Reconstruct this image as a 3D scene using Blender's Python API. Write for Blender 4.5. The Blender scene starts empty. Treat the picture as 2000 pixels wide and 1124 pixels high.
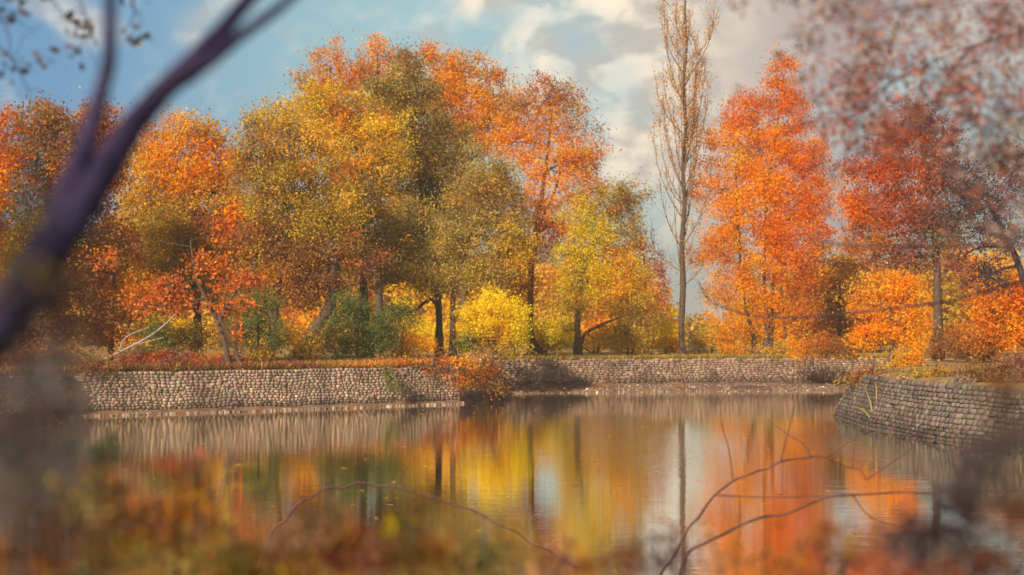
import bpy, math, random
import numpy as np
from mathutils import Vector

SEED = 7
rng = np.random.default_rng(SEED)
F, HY, CX, HC = 3000.0, 640.0, 1000.0, 5.0      # focal length in photo pixels, horizon row, centre column, eye height
LAND = 2.5
LK = 1.25
SC = bpy.context.scene
COL = SC.collection

def P(px, py, d):
    return np.array([(px - CX) / F * d, d, HC + (HY - py) / F * d])

# ------------------------------------------------------------------ helpers
class MB:
    """collects vertices, faces and one colour per vertex; links them as ONE mesh object"""
    def __init__(s): s.v = []; s.f = []; s.c = []; s.n = 0
    def add(s, v, f, c=(.5, .5, .5)):
        v = np.asarray(v, float)
        f = np.asarray(f, int) + s.n
        s.v.append(v); s.f.append(f); s.n += len(v)
        c = np.asarray(c, float)
        s.c.append(np.tile(c, (len(v), 1)) if c.ndim == 1 else c)
    def build(s, name, mat, parent=None, smooth=False):
        if not s.v: return None
        v = np.concatenate(s.v)
        loc = np.zeros(3)
        if parent is not None: loc = np.array(parent.matrix_world.translation) if False else np.array(parent['_o'])
        v = v - loc
        me = bpy.data.meshes.new(name)
        tot = [len(a) for a in s.f]; 
        loops = np.concatenate([a.reshape(-1) for a in s.f])
        sizes = np.concatenate([np.full(len(a), a.shape[1]) for a in s.f])
        me.vertices.add(len(v)); me.vertices.foreach_set('co', v.astype(np.float32).ravel())
        me.loops.add(len(loops)); me.loops.foreach_set('vertex_index', loops.astype(np.int32))
        me.polygons.add(len(sizes))
        starts = np.concatenate([[0], np.cumsum(sizes)[:-1]])
        me.polygons.foreach_set('loop_start', starts.astype(np.int32))
        me.update(calc_edges=True)
        a = me.color_attributes.new('Col', 'FLOAT_COLOR', 'POINT')
        c = np.concatenate(s.c); c4 = np.ones((len(c), 4), np.float32); c4[:, :3] = np.clip(c, 0.003, .97)
        a.data.foreach_set('color', c4.ravel())
        if smooth: me.polygons.foreach_set('use_smooth', np.ones(len(sizes), bool))
        me.materials.append(mat)
        o = bpy.data.objects.new(name, me); COL.objects.link(o)
        if parent is not None: o.parent = parent
        return o

def tag(o, label=None, cat=None, group=None, kind=None):
    if label: o['label'] = label
    if cat: o['category'] = cat
    if group: o['group'] = group
    if kind: o['kind'] = kind
    return o

def thing(name, label, cat, loc, group=None):
    o = bpy.data.objects.new(name, None); COL.objects.link(o)
    o.location = [float(q) for q in loc]; o['_o'] = [float(q) for q in loc]
    o.empty_display_size = .3
    return tag(o, label, cat, group)

def smoothpath(pts, n=5):
    pts = np.asarray(pts, float)
    if len(pts) < 3: 
        t = np.linspace(0, 1, n + 1)[:, None]
        return pts[0] * (1 - t) + pts[1] * t
    out = []
    ext = np.vstack([2 * pts[0] - pts[1], pts, 2 * pts[-1] - pts[-2]])
    for i in range(1, len(ext) - 2):
        a, b, c, d = ext[i - 1:i + 3]
        for k in range(n):
            t = k / n
            out.append(.5 * ((2 * b) + (c - a) * t + (2 * a - 5 * b + 4 * c - d) * t * t + (3 * b - a - 3 * c + d) * t ** 3))
    out.append(pts[-1])
    return np.array(out)

def tube(mb, pts, rad, sides=6, col=(.1, .08, .06), n=5, rough=0.0):
    """tapered tube along pts; rad = one radius per input point"""
    q = smoothpath(np.column_stack([np.asarray(pts, float), np.asarray(rad, float)]), n)
    p, r = q[:, :3], np.maximum(q[:, 3], .0015)
    m = len(p)
    tan = np.gradient(p, axis=0); tan /= np.linalg.norm(tan, axis=1)[:, None] + 1e-9
    ref = np.array([0, 1., 0.]) if abs(tan[0][1]) < .8 else np.array([1., 0, 0])
    u = np.cross(tan, ref); u /= np.linalg.norm(u, axis=1)[:, None] + 1e-9
    w = np.cross(tan, u)
    ang = np.arange(sides) / sides * 2 * np.pi
    rr = r[:, None] * (1 + rough * rng.normal(size=(m, sides)))
    v = p[:, None, :] + rr[..., None] * (np.cos(ang)[None, :, None] * u[:, None, :] + np.sin(ang)[None, :, None] * w[:, None, :])
    v = v.reshape(-1, 3)
    i = np.arange(m - 1)[:, None] * sides; j = np.arange(sides)[None, :]; j2 = (j + 1) % sides
    f = np.stack([i + j, i + j2, i + sides + j2, i + sides + j], -1).reshape(-1, 4)
    mb.add(v, f, np.asarray(col))

def leaves(mb, pos, size, col, aspect=.55, updir=0.0, axis=None, six=False):
    """one leaf-shaped face (or folded pair of faces) per position, random facing"""
    n = len(pos)
    if n == 0: return
    size = np.broadcast_to(size, (n,)).astype(float)
    nrm = rng.normal(size=(n, 3)); nrm[:, 2] += updir
    nrm /= np.linalg.norm(nrm, axis=1)[:, None]
    a = rng.normal(size=(n, 3)) if axis is None else np.asarray(axis) + .35 * rng.normal(size=(n, 3))
    a -= (a * nrm).sum(1)[:, None] * nrm; a /= np.linalg.norm(a, axis=1)[:, None] + 1e-9
    b = np.cross(nrm, a)
    L = size[:, None]; W = L * aspect
    if six:
        v = np.stack([pos - a * L * .5, pos - a * L * .12 + b * W * .5 + nrm * W * .12, pos + a * L * .2 + b * W * .4 + nrm * W * .12,
                      pos + a * L * .55, pos + a * L * .2 - b * W * .4 + nrm * W * .12, pos - a * L * .12 - b * W * .5 + nrm * W * .12], 1)
        k = np.arange(n)[:, None] * 6
        f = np.concatenate([k + np.array([[0, 1, 2, 3]]), k + np.array([[0, 3, 4, 5]])])
        mb.add(v.reshape(-1, 3), f, np.repeat(col, 6, 0))
    else:
        v = np.stack([pos - a * L * .5, pos + b * W * .5, pos + a * L * .5, pos - b * W * .5], 1)
        f = (np.arange(n)[:, None] * 4 + np.arange(4)[None, :])
        mb.add(v.reshape(-1, 3), f, np.repeat(col, 4, 0))

# ------------------------------------------------------------------ materials
def new_mat(name):
    m = bpy.data.materials.new(name); m.use_nodes = True
    nt = m.node_tree; nt.nodes.clear()
    return m, nt, nt.nodes.new('ShaderNodeOutputMaterial')

def leaf_mat(name, trans=.4, gloss=.05):
    m, nt, out = new_mat(name); N, L = nt.nodes, nt.links
    a = N.new('ShaderNodeAttribute'); a.attribute_name = 'Col'
    d = N.new('ShaderNodeBsdfDiffuse'); t = N.new('ShaderNodeBsdfTranslucent')
    hs = N.new('ShaderNodeHueSaturation'); hs.inputs['Saturation'].default_value = 1.12; hs.inputs['Value'].default_value = 1.15
    g = N.new('ShaderNodeBsdfGlossy'); g.inputs['Roughness'].default_value = .45; g.inputs['Color'].default_value = (1, 1, 1, 1)
    L.new(a.outputs['Color'], d.inputs['Color']); L.new(a.outputs['Color'], hs.inputs['Color']); L.new(hs.outputs[0], t.inputs['Color'])
    mx = N.new('ShaderNodeMixShader'); mx.inputs[0].default_value = trans
    L.new(d.outputs[0], mx.inputs[1]); L.new(t.outputs[0], mx.inputs[2])
    m2 = N.new('ShaderNodeMixShader'); m2.inputs[0].default_value = gloss
    L.new(mx.outputs[0], m2.inputs[1]); L.new(g.outputs[0], m2.inputs[2]); L.new(m2.outputs[0], out.inputs[0])
    return m

def surf_mat(name, scale=3.0, contrast=.5, rough=.9, bump=.4, bscale=12.0, tint=None, tintscale=.5, tintamt=.5, bdist=.05):
    """vertex colour broken up by noise in object space, plus bump"""
    m, nt, out = new_mat(name); N, L = nt.nodes, nt.links
    a = N.new('ShaderNodeAttribute'); a.attribute_name = 'Col'
    tc = N.new('ShaderNodeTexCoord')
    n1 = N.new('ShaderNodeTexNoise'); n1.inputs['Scale'].default_value = scale; n1.inputs['Detail'].default_value = 8; n1.inputs['Roughness'].default_value = .65
    L.new(tc.outputs['Object'], n1.inputs['Vector'])
    mr = N.new('ShaderNodeMapRange'); mr.inputs[1].default_value = .3; mr.inputs[2].default_value = .7
    mr.inputs[3].default_value = 1 - contrast; mr.inputs[4].default_value = 1 + contrast
    L.new(n1.outputs[0], mr.inputs[0])
    mul = N.new('ShaderNodeMix'); mul.data_type = 'RGBA'; mul.blend_type = 'MULTIPLY'; mul.inputs[0].default_value = 1
    L.new(a.outputs['Color'], mul.inputs[6]); L.new(mr.outputs[0], mul.inputs[7])
    c = mul.outputs[2]
    if tint:
        n2 = N.new('ShaderNodeTexNoise'); n2.inputs['Scale'].default_value = tintscale; n2.inputs['Detail'].default_value = 6
        L.new(tc.outputs['Object'], n2.inputs['Vector'])
        r2 = N.new('ShaderNodeMapRange'); r2.inputs[1].default_value = .45; r2.inputs[2].default_value = .65; r2.inputs[4].default_value = tintamt
        L.new(n2.outputs[0], r2.inputs[0])
        mx = N.new('ShaderNodeMix'); mx.data_type = 'RGBA'; L.new(r2.outputs[0], mx.inputs[0]); L.new(c, mx.inputs[6]); mx.inputs[7].default_value = (*tint, 1)
        c = mx.outputs[2]
    b = N.new('ShaderNodeBsdfPrincipled'); b.inputs['Roughness'].default_value = rough; b.inputs['Specular IOR Level'].default_value = .25
    L.new(c, b.inputs['Base Color'])
    nb = N.new('ShaderNodeTexNoise'); nb.inputs['Scale'].default_value = bscale; nb.inputs['Detail'].default_value = 6
    L.new(tc.outputs['Object'], nb.inputs['Vector'])
    bp = N.new('ShaderNodeBump'); bp.inputs['Strength'].default_value = bump; bp.inputs['Distance'].default_value = bdist
    L.new(nb.outputs[0], bp.inputs['Height']); L.new(bp.outputs[0], b.inputs['Normal'])
    L.new(b.outputs[0], out.inputs[0])
    return m

M_LEAF = leaf_mat('autumn_leaf', .45, .0)
M_NEAR = leaf_mat('near_leaf', .35, .03)
M_GRASS = leaf_mat('dry_grass_blade', .3, .03)
M_BARK = surf_mat('bark', 6, .5, .95, .8, 20, bdist=.04)
M_STONE = surf_mat('wall_stone', 2, .35, .92, .5, 9, tint=(.16, .10, .085), tintscale=.5, tintamt=.4)
M_GROUND = surf_mat('leaf_strewn_ground', 1.2, .6, 1, .5, 6, tint=(.30, .13, .04), tintscale=.35, tintamt=.8, bdist=.1)
M_MUD = surf_mat('shore_mud', 2.5, .4, .8, .5, 8, tint=(.12, .07, .06), tintscale=.8, tintamt=.5)

# ------------------------------------------------------------------ palettes (linear base colours of leaves)
PAL = {
 'amber':   [(.88, .38, .01), (.92, .46, .015), (.80, .28, .01), (.70, .32, .03)],
 'orange':  [(.92, .34, .006), (.94, .42, .01), (.90, .27, .006), (.92, .50, .02)],
 'redor':   [(.82, .23, .002), (.76, .18, .002), (.84, .29, .003), (.68, .19, .002)],
 'red':     [(.62, .12, .02), (.55, .11, .02), (.68, .18, .03), (.42, .09, .03)],
 'salmon':  [(.66, .19, .05), (.58, .14, .035), (.74, .28, .10), (.46, .12, .03)],
 'rust':    [(.58, .18, .03), (.66, .24, .04), (.44, .13, .04), (.50, .24, .06)],
 'maroon':  [(.34, .13, .10), (.40, .13, .08), (.26, .11, .10), (.38, .20, .15)],
 'yellow':  [(.93, .66, .015), (.90, .58, .01), (.88, .70, .04), (.90, .52, .01)],
 'gold':    [(.80, .50, .05), (.72, .42, .04), (.85, .62, .12), (.60, .36, .05)],
 'olive':   [(.58, .38, .04), (.48, .34, .05), (.68, .46, .05), (.38, .27, .05)],
 'dolive':  [(.34, .23, .06), (.27, .20, .06), (.42, .28, .06), (.22, .16, .06)],
 'golive':  [(.50, .38, .10), (.42, .34, .12), (.60, .44, .12), (.36, .28, .10)],
 'green':   [(.12, .19, .06), (.09, .15, .06), (.17, .22, .06), (.20, .20, .06)],
 'brown':   [(.36, .17, .06), (.27, .14, .07), (.44, .22, .06), (.22, .13, .07)],
 'mauve':   [(.34, .25, .23), (.27, .20, .21), (.40, .30, .26), (.34, .24, .16)],
 'lemon':   [(.94, .70, .01), (.92, .62, .008), (.90, .74, .03)],
 'lime':    [(.80, .62, .01), (.70, .60, .02), (.86, .60, .01), (.60, .50, .03)],
 'grey':    [(.40, .37, .33), (.32, .30, .28), (.50, .46, .40), (.28, .29, .20)],
 'dark':    [(.09, .07, .10), (.07, .07, .08), (.13, .09, .10), (.11, .11, .09)],
 'tan':     [(.62, .38, .18), (.55, .32, .13), (.68, .47, .26), (.48, .26, .10)],
 'pink':    [(.62, .22, .13), (.66, .30, .14), (.55, .17, .11), (.52, .30, .16)],
}
BARK = (.10, .065, .05)

def crown_clusters(blobs, d, cs, k, depth=.85):
    out = []
    for (px, py, rx, ry, pal) in blobs:
        c = P(px, py, d); s = d / F
        n = max(6, int(k * rx * ry / (cs * cs)))
        g = rng.normal(size=(n, 3)); g /= np.linalg.norm(g, axis=1)[:, None]
        r = rng.uniform(.08, 1, n) ** .42
        r *= 1 + .17 * rng.normal(size=n)
        q = c + g * r[:, None] * np.array([rx * s, (rx + ry) / 2 * s * depth, ry * s])
        out.append((c, q, pal, rx * ry))
    return out

KIN = {'amber': ['gold', 'orange', 'olive', 'rust'], 'orange': ['amber', 'redor', 'rust', 'gold'], 'redor': ['red', 'orange', 'rust'], 'red': ['maroon', 'rust', 'redor'], 'yellow': ['gold', 'lime', 'amber'], 'lime': ['golive', 'yellow', 'gold'],
       'gold': ['olive', 'amber', 'golive', 'yellow'], 'olive': ['gold', 'dolive', 'brown', 'golive', 'rust'], 'dolive': ['olive', 'brown', 'green', 'golive'], 'golive': ['olive', 'dolive', 'gold', 'brown'], 'rust': ['brown', 'orange', 'maroon', 'olive'],
       'brown': ['rust', 'dolive', 'maroon'], 'green': ['dolive', 'green', 'golive'], 'tan': ['rust', 'amber', 'golive'], 'salmon': ['redor', 'rust', 'salmon']}
def shade(pal, n, j=.14):
    a = np.array(PAL[pal])
    base = a[rng.integers(len(a))] * .55 + a[rng.integers(len(a))] * .45
    c = base[None, :] * .6 + a[rng.integers(len(a), size=n)] * .4
    return c * np.exp(j * rng.normal(size=(n, 1))) * (1 + .10 * rng.normal(size=(n, 3)))

def ground_z(x, y):
    return LAND

def plant(name, label, cat, d, stems, blobs, dens=3.2, leaf=.26, cs=15, kc=3.2, group=None, mat=None, bark=BARK, twigs=10,
          base=None, parts=('trunk', 'crown'), soft=1.35, six=False, aspect=.6, branchy=True, updir=0., limbw=.5, depth=.85):
    """a tree or shrub. stems: polylines of (px, py, width_px); blobs: (px, py, rx, ry, palette) all at distance d"""
    s = d / F
    if base is None:
        if stems: base = P(stems[0][0][0], stems[0][0][1], d)
        else:
            b = max(blobs, key=lambda q: q[1]); base = P(b[0], HY + (HC - LAND) / s, d)
    if mat is None: leaf *= .80
    root = thing(name, label, cat, base, group)
    tm = MB(); spts = []
    for st in stems:
        pts = [P(a, b, d) + np.array([0, rng.normal() * .25 * s * 20 if i else 0, 0]) for i, (a, b, w) in enumerate(st)]
        rad = [w * s * .5 for (_, _, w) in st]
        rad[0] *= 1.35
        tube(tm, pts, rad, 9, bark, 6, .05)
        sm = smoothpath(np.column_stack([pts, rad]), 6); spts.append(sm)
    tm.build(parts[0], M_BARK, root, True)
    sp = np.vstack(spts) if spts else np.array([[*base, .05]])
    cl = crown_clusters(blobs, d, cs, kc, depth)
    lm = MB(); m = mat or M_LEAF
    ph = rng.uniform(0, 6.28, 6)
    for (c, q, pal, area) in cl:
        n = len(q)
        if branchy:
            bm = MB()
            cand = sp[sp[:, 2] < c[2] + .1 * abs(c[2])] if (sp[:, 2] < c[2]).any() else sp
            dist = np.linalg.norm((cand[:, :3] - c) * np.array([1, 1, .75]), axis=1)
            a = cand[dist.argmin()]
            r0 = max(min(a[3], .35) * limbw, .012 * s * 25)
            mid = (a[:3] + c) / 2 + rng.normal(size=3) * np.linalg.norm(a[:3] - c) * .08 + np.array([0, 0, .05 * np.linalg.norm(a[:3] - c)])
            tube(bm, [a[:3], mid, c], [r0, r0 * .7, r0 * .45], 6, bark, 4)
            for i in rng.choice(n, min(n, twigs), replace=False):
                t0 = mid * .4 + c * .6 if rng.random() < .5 else c
                mm = (t0 + q[i]) / 2 + rng.normal(size=3) * np.linalg.norm(q[i] - t0) * .1
                tube(bm, [t0, mm, q[i]], [r0 * .4, r0 * .25, r0 * .1], 4, bark, 3)
            bm.build('branch', M_BARK, root, True)
        la = (leaf / s) ** 2 * aspect * .5
        per = max(2, int(dens * math.pi * area / la / n * LK))
        sg = cs * s * .62 * soft
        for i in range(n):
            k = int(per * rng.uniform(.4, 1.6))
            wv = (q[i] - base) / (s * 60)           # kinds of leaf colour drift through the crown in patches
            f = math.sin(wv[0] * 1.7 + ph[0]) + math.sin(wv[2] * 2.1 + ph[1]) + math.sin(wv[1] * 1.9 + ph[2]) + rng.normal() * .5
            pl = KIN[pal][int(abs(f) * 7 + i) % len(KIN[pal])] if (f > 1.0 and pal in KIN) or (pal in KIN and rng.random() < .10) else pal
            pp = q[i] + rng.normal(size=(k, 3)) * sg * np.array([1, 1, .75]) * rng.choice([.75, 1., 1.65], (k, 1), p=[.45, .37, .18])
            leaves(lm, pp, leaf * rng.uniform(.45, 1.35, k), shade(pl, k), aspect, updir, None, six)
    lm.build(parts[1], m, root)
    return root

# ------------------------------------------------------------------ terrain, walls, water
SHORE = np.array([(-400, 40), (-60, 71), (-28, 78), (-24.6, 87), (-15.4, 92.6), (-7.2, 98.7), (-3.4, 101.2), (-2.7, 104.5), (-2.2, 112), (-1.6, 119.5),
                  (4, 122), (14, 124.5), (27, 126.5), (60, 127), (400, 130)], float)
def yw(x): return np.interp(x, SHORE[:, 0], SHORE[:, 1])

def fbm(x, y, s=1.0, seed=0):
    r = np.random.default_rng(seed); z = 0
    for k in range(5):
        a, b, c, e = r.uniform(-1, 1, 4); f = s * 1.9 ** k
        z = z + np.sin(f * (a * x + b * y) * 3 + c * 6) * np.cos(f * (-b * x + a * y) * 3 + e * 6) / 1.6 ** k
    return z

def build_ground():
    xs = np.unique(np.concatenate([np.linspace(-1500, -100, 12), np.linspace(-100, 100, 320), np.linspace(100, 1500, 12), SHORE[:, 0]]))
    rows = []
    for y in (-60, -30, -10, -4, 0, 3, 6, 9, 12, 15, 18, 20, 22, 24, 26, 28, 31, 35, 45): rows.append(('a', y))
    for o in (-14, -9, -7, -6, -5, -4, -3, -2, -1, -.25, .45, 1.0, 1.8, 3, 4.5, 6, 8, 10, 13, 16, 20, 25, 30, 36, 45, 60, 90, 140, 250, 500, 900, 1400): rows.append(('o', o))
    V = []; C = []
    for kind, q in rows:
        if kind == 'a':
            y = np.full_like(xs, float(q))
            near = np.interp(q, [-60, 0, 8, 16, 22, 27, 35], [3.6, 3.3, 2.6, 1.9, .9, -.6, -1.5])
            z = near + .12 * fbm(xs, y, .25, 3) * (q < 25)
            z = np.maximum(z, np.where(np.abs(xs) > 95, 2.0, -9))
            c = np.tile([.16, .11, .06], (len(xs), 1))
        else:
            y = yw(xs) + q
            right = (xs > -1.7) & (xs < 60)
            if q < .3:
                zr = np.interp(q, [-7, -5, -3, -.25], [-.45, -.02, .22, .5])
                zl = np.interp(q, [-4, -2, -1, -.25], [-1.2, -.25, .08, .22])
                zb = -1.5 if q <= -9 else None
                z = np.where(right, zr, zl) if zb is None else np.full_like(xs, zb)
                z = z + .05 * fbm(xs, y, .6, 5)
                c = np.tile([.17, .105, .08], (len(xs), 1)) if q > -8 else np.tile([.07, .05, .03], (len(xs), 1))
            else:
                z = np.full_like(xs, LAND) + .05 * fbm(xs, y, .5, 9) * min(1, q) - (.06 if q < 1 else 0)
                w = .5 + .5 * np.tanh(fbm(xs, y, .12, 11) * 1.5)
                c = w[:, None] * np.array([.42, .26, .07]) + (1 - w[:, None]) * np.array([.22, .20, .06])
        V.append(np.column_stack([xs, y, z])); C.append(c)
    nx, nr = len(xs), len(rows)
    i = np.arange(nr - 1)[:, None] * nx; j = np.arange(nx - 1)[None, :]
    f = np.stack([i + j, i + j + 1, i + nx + j + 1, i + nx + j], -1).reshape(-1, 4)
    mb = MB(); mb.add(np.concatenate(V), f, np.concatenate(C))
    o = mb.build('ground', M_GROUND, None, True); tag(o, kind='structure')
build_ground()

def build_water():
    m, nt, out = new_mat('pond_water'); N, L = nt.nodes, nt.links
    tc = N.new('ShaderNodeTexCoord')
    def ripple(sx, sy, detail):
        mp = N.new('ShaderNodeMapping'); mp.inputs['Scale'].default_value = (sx, sy, 1)
        n = N.new('ShaderNodeTexNoise'); n.inputs['Scale'].default_value = 1; n.inputs['Detail'].default_value = detail
        L.new(tc.outputs['Object'], mp.inputs['Vector']); L.new(mp.outputs[0], n.inputs['Vector']); return n.outputs[0]
    a = ripple(.5, 1.3, 3); b = ripple(2.2, 6.0, 2)
    # breeze patches: gaussians round two places on the pond
    def patch(cx, cy, rx, ry):
        mp = N.new('ShaderNodeMapping'); mp.vector_type = 'POINT'
        mp.inputs['Location'].default_value = (-cx / rx, -cy / ry, 0); mp.inputs['Scale'].default_value = (1 / rx, 1 / ry, 0)
        L.new(tc.outputs['Object'], mp.inputs['Vector'])
        ln = N.new('ShaderNodeVectorMath'); ln.operation = 'LENGTH'; L.new(mp.outputs[0], ln.inputs[0])
        r = N.new('ShaderNodeMapRange'); r.interpolation_type = 'SMOOTHSTEP'
        r.inputs[1].default_value = 1; r.inputs[2].default_value = .3; r.inputs[3].default_value = 0; r.inputs[4].default_value = 1
        L.new(ln.outputs['Value'], r.inputs[0]); return r.outputs[0]
    p1 = patch(5.2, 68, 4.0, 26); p2 = patch(14.5, 66, 3.2, 14)
    ad = N.new('ShaderNodeMath'); ad.operation = 'ADD'; L.new(p1, ad.inputs[0]); L.new(p2, ad.inputs[1])
    st = N.new('ShaderNodeMapRange'); st.inputs[3].default_value = .05; st.inputs[4].default_value = .22; L.new(ad.outputs[0], st.inputs[0])
    b1 = N.new('ShaderNodeBump'); b1.inputs['Strength'].default_value = .035; b1.inputs['Distance'].default_value = .12; L.new(a, b1.inputs['Height'])
    b2 = N.new('ShaderNodeBump'); b2.inputs['Distance'].default_value = .05; L.new(b, b2.inputs['Height']); L.new(st.outputs[0], b2.inputs['Strength']); L.new(b1.outputs[0], b2.inputs['Normal'])
    g = N.new('ShaderNodeBsdfGlossy'); g.inputs['Roughness'].default_value = .03; g.inputs['Color'].default_value = (1, .98, .90, 1)
    d = N.new('ShaderNodeBsdfDiffuse'); d.inputs['Color'].default_value = (.10, .06, .025, 1)
    fr = N.new('ShaderNodeFresnel'); fr.inputs['IOR'].default_value = 1.45
    L.new(b2.outputs[0], g.inputs['Normal']); L.new(b1.outputs[0], fr.inputs['Normal'])
    fm = N.new('ShaderNodeMapRange'); fm.inputs[1].default_value = 0; fm.inputs[2].default_value = .45; fm.inputs[3].default_value = .15; fm.inputs[4].default_value = 1; L.new(fr.outputs[0], fm.inputs[0])
    mx = N.new('ShaderNodeMixShader'); L.new(fm.outputs[0], mx.inputs[0]); L.new(d.outputs[0], mx.inputs[1]); L.new(g.outputs[0], mx.inputs[2]); L.new(mx.outputs[0], out.inputs[0])
    mb = MB(); xs = np.linspace(-120, 120, 13)
    v = []; 
    for t in (0, .33, .66, 1): v.append(np.column_stack([xs, 20 + t * (yw(xs) + .1 - 20), np.zeros_like(xs)]))
    i = np.arange(3)[:, None] * 13; j = np.arange(12)[None, :]
    mb.add(np.concatenate(v), np.stack([i + j, i + j + 1, i + 14 + j, i + 13 + j], -1).reshape(-1, 4))
    tag(mb.build('water', m), kind='structure')
build_water()

def stone_wall(name, label, line, z0, z1, batter=.12, course=.27, lw=(.28, .6), tone=(.50, .38, .30), jit=.13, proud=.012, zvar=0, wet=.35):
    """dry-stone facing along a polyline (camera side), one mesh; every stone is its own block in it"""
    line = np.asarray(line, float)
    seg = np.diff(line, axis=0); sl = np.linalg.norm(seg, axis=1); cum = np.concatenate([[0], np.cumsum(sl)])
    def at(t):
        k = min(np.searchsorted(cum, t, 'right') - 1, len(sl) - 1); k = max(k, 0)
        u = (t - cum[k]) / sl[k]; p = line[k] + seg[k] * u; dirv = seg[k] / sl[k]
        return p, dirv, np.array([dirv[1], -dirv[0]])
    T = cum[-1]; mb = MB(); z = z0; H = z1 - z0
    back = []
    while z < z1 - .08:
        h = min(course * rng.uniform(.8, 1.25), z1 - z)
        t = rng.uniform(0, .2)
        while t < T - .1:
            w = rng.uniform(*lw); t1 = min(t + w, T)
            if rng.random() > (.03 if z < z1 - course * 1.6 else .35):
                g = .007
                mid = (t + t1) / 2; p, dv, nv = at(mid); hw = (t1 - t) / 2 - g
                pr = proud * rng.uniform(.2, 1.6)
                col = np.array(tone) * np.exp(jit * rng.normal()) * (1 + .07 * rng.normal(size=3))
                if z - z0 < wet * rng.uniform(.6, 1.4): col = col * .5
                if rng.random() < .05: col = col * [.6, .68, .5]
                sn = math.sin(mid * .9 + z * .4) + math.sin(mid * 2.3 + 1.7) + math.sin(mid * .37 + z * 1.5)
                col = col * (1 - .16 * max(0, sn))
                vv = []
                for layer, ins, out_ in ((0, 0, -.12), (1, .014, pr)):
                    for (a, b) in ((-1, 0), (1, 0), (1, 1), (-1, 1)):
                        aa = a * (hw - ins) + rng.normal() * .012
                        zz = z + g + ins * .8 + b * (h - 2 * g - 1.6 * ins) + rng.normal() * .010
                        off = -(zz - z0) / H * batter * H
                        q = p + dv * aa + nv * (off + out_ + rng.normal() * .012)
                        vv.append([q[0], q[1], zz + (.05 * math.sin(q[0] * 1.1 + 1) + .035 * math.sin(q[0] * 2.9)) * min(1, (z1 - z) * 1.2) + rng.normal() * .012])
                mb.add(vv, [[4, 5, 6, 7], [0, 1, 5, 4], [1, 2, 6, 5], [2, 3, 7, 6], [3, 0, 4, 7]], col)
            t = t1
        z += h
    ts = np.linspace(0, T, max(2, int(T / 1.0)))
    bv = []
    for t in ts:
        p, dv, nv = at(t)
        q0 = p - nv * .03; q1 = p - nv * (.03 + batter * H); q2 = p - nv * (.6 + batter * H)
        bv += [[*q0, z0 - .4], [*q1, z1 - .16], [*q2, z1 - .16]]
    k = np.arange(len(ts) - 1)[:, None] * 3
    mb.add(bv, np.concatenate([k + np.array([[0, 3, 4, 1]]), k + np.array([[1, 4, 5, 2]])]), np.array(tone) * .8)
    o = mb.build(name, M_STONE); tag(o, label, 'wall')
    return o

stone_wall('stone_wall', 'pale pinkish rubble stone retaining wall along the left far shore', [(-46, 74), (-28, 77.7), (-24.6, 86.7), (-15.4, 92.3), (-7.2, 98.4), (-3.4, 100.9), (-2.6, 104.5), (-2.1, 112)], .05, 2.52, .08, .17, (.16, .42), (.37, .265, .205))
stone_wall('stone_wall', 'brownish low stone wall behind the muddy ledge, below poplar and orange tree', [(-1.9, 116), (-1.5, 119.2), (4, 121.7), (14, 124.2), (27, 126.2), (45, 126.6)], .42, 2.52, .08, .18, (.18, .6), (.30, .205, .16), .17, .015)

# right-hand point of land
PEN = np.array([(18.2, 87), (17.9, 76), (19.4, 67.6), (21.3, 62.5), (27, 50), (60, 42), (110, 40), (110, 124), (30, 124), (27.5, 117), (24.5, 104), (21, 94)], float)
def build_point():
    mb = MB(); c = np.array([45., 85.])
    rings = [(0, -1.6, (.1, .08, .06)), (0, .05, (.16, .11, .09)), (-1.55, 2.2, (.24, .18, .12)), (-2.3, 2.47, (.30, .20, .08)), (-8, 2.5, (.32, .2, .08)), (-18, 2.6, (.30, .2, .08))]
    n = len(PEN); pts = []
    dense = np.concatenate([np.linspace(PEN[i], PEN[(i + 1) % n], 10, endpoint=False) for i in range(n)])
    m = len(dense)
    for k, (o, z, col) in enumerate(rings):
        dirc = c - dense; L = np.linalg.norm(dirc, axis=1)[:, None]
        q = dense + dirc / L * (-o)
        zz = z + .08 * fbm(q[:, 0], q[:, 1], .6, 21)
        pts.append(np.column_stack([q, zz]))
        mb.c.append(np.tile(col, (m, 1)))
    v = np.concatenate(pts + [np.array([[*c, 2.7]])]); mb.c.append(np.array([(.3, .2, .08)]))
    F4 = []; F3 = []
    for k in range(len(rings) - 1):
        for i in range(m): F4.append([k * m + i, k * m + (i + 1) % m, (k + 1) * m + (i + 1) % m, (k + 1) * m + i])
    k = len(rings) - 1
    for i in range(m): F3.append([k * m + i, k * m + (i + 1) % m, len(v) - 1])
    mb.v = [v]; mb.f = [np.array(F4), np.array(F3)]; mb.n = len(v)
    tag(mb.build('bank', M_GROUND, None, True), kind='structure')
build_point()

stone_wall('stone_revetment', 'dark sloping coursed-stone revetment of the point of land at right', [(22, 93), (20.0, 91), (18.1, 86.8), (17.6, 76), (19.0, 67.4), (20.9, 62.2), (26.6, 49.6), (40, 44.5)], -.2, 2.5, .42, .2, (.14, .6), (.15, .12, .105), .20, .03, wet=.55)

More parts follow.
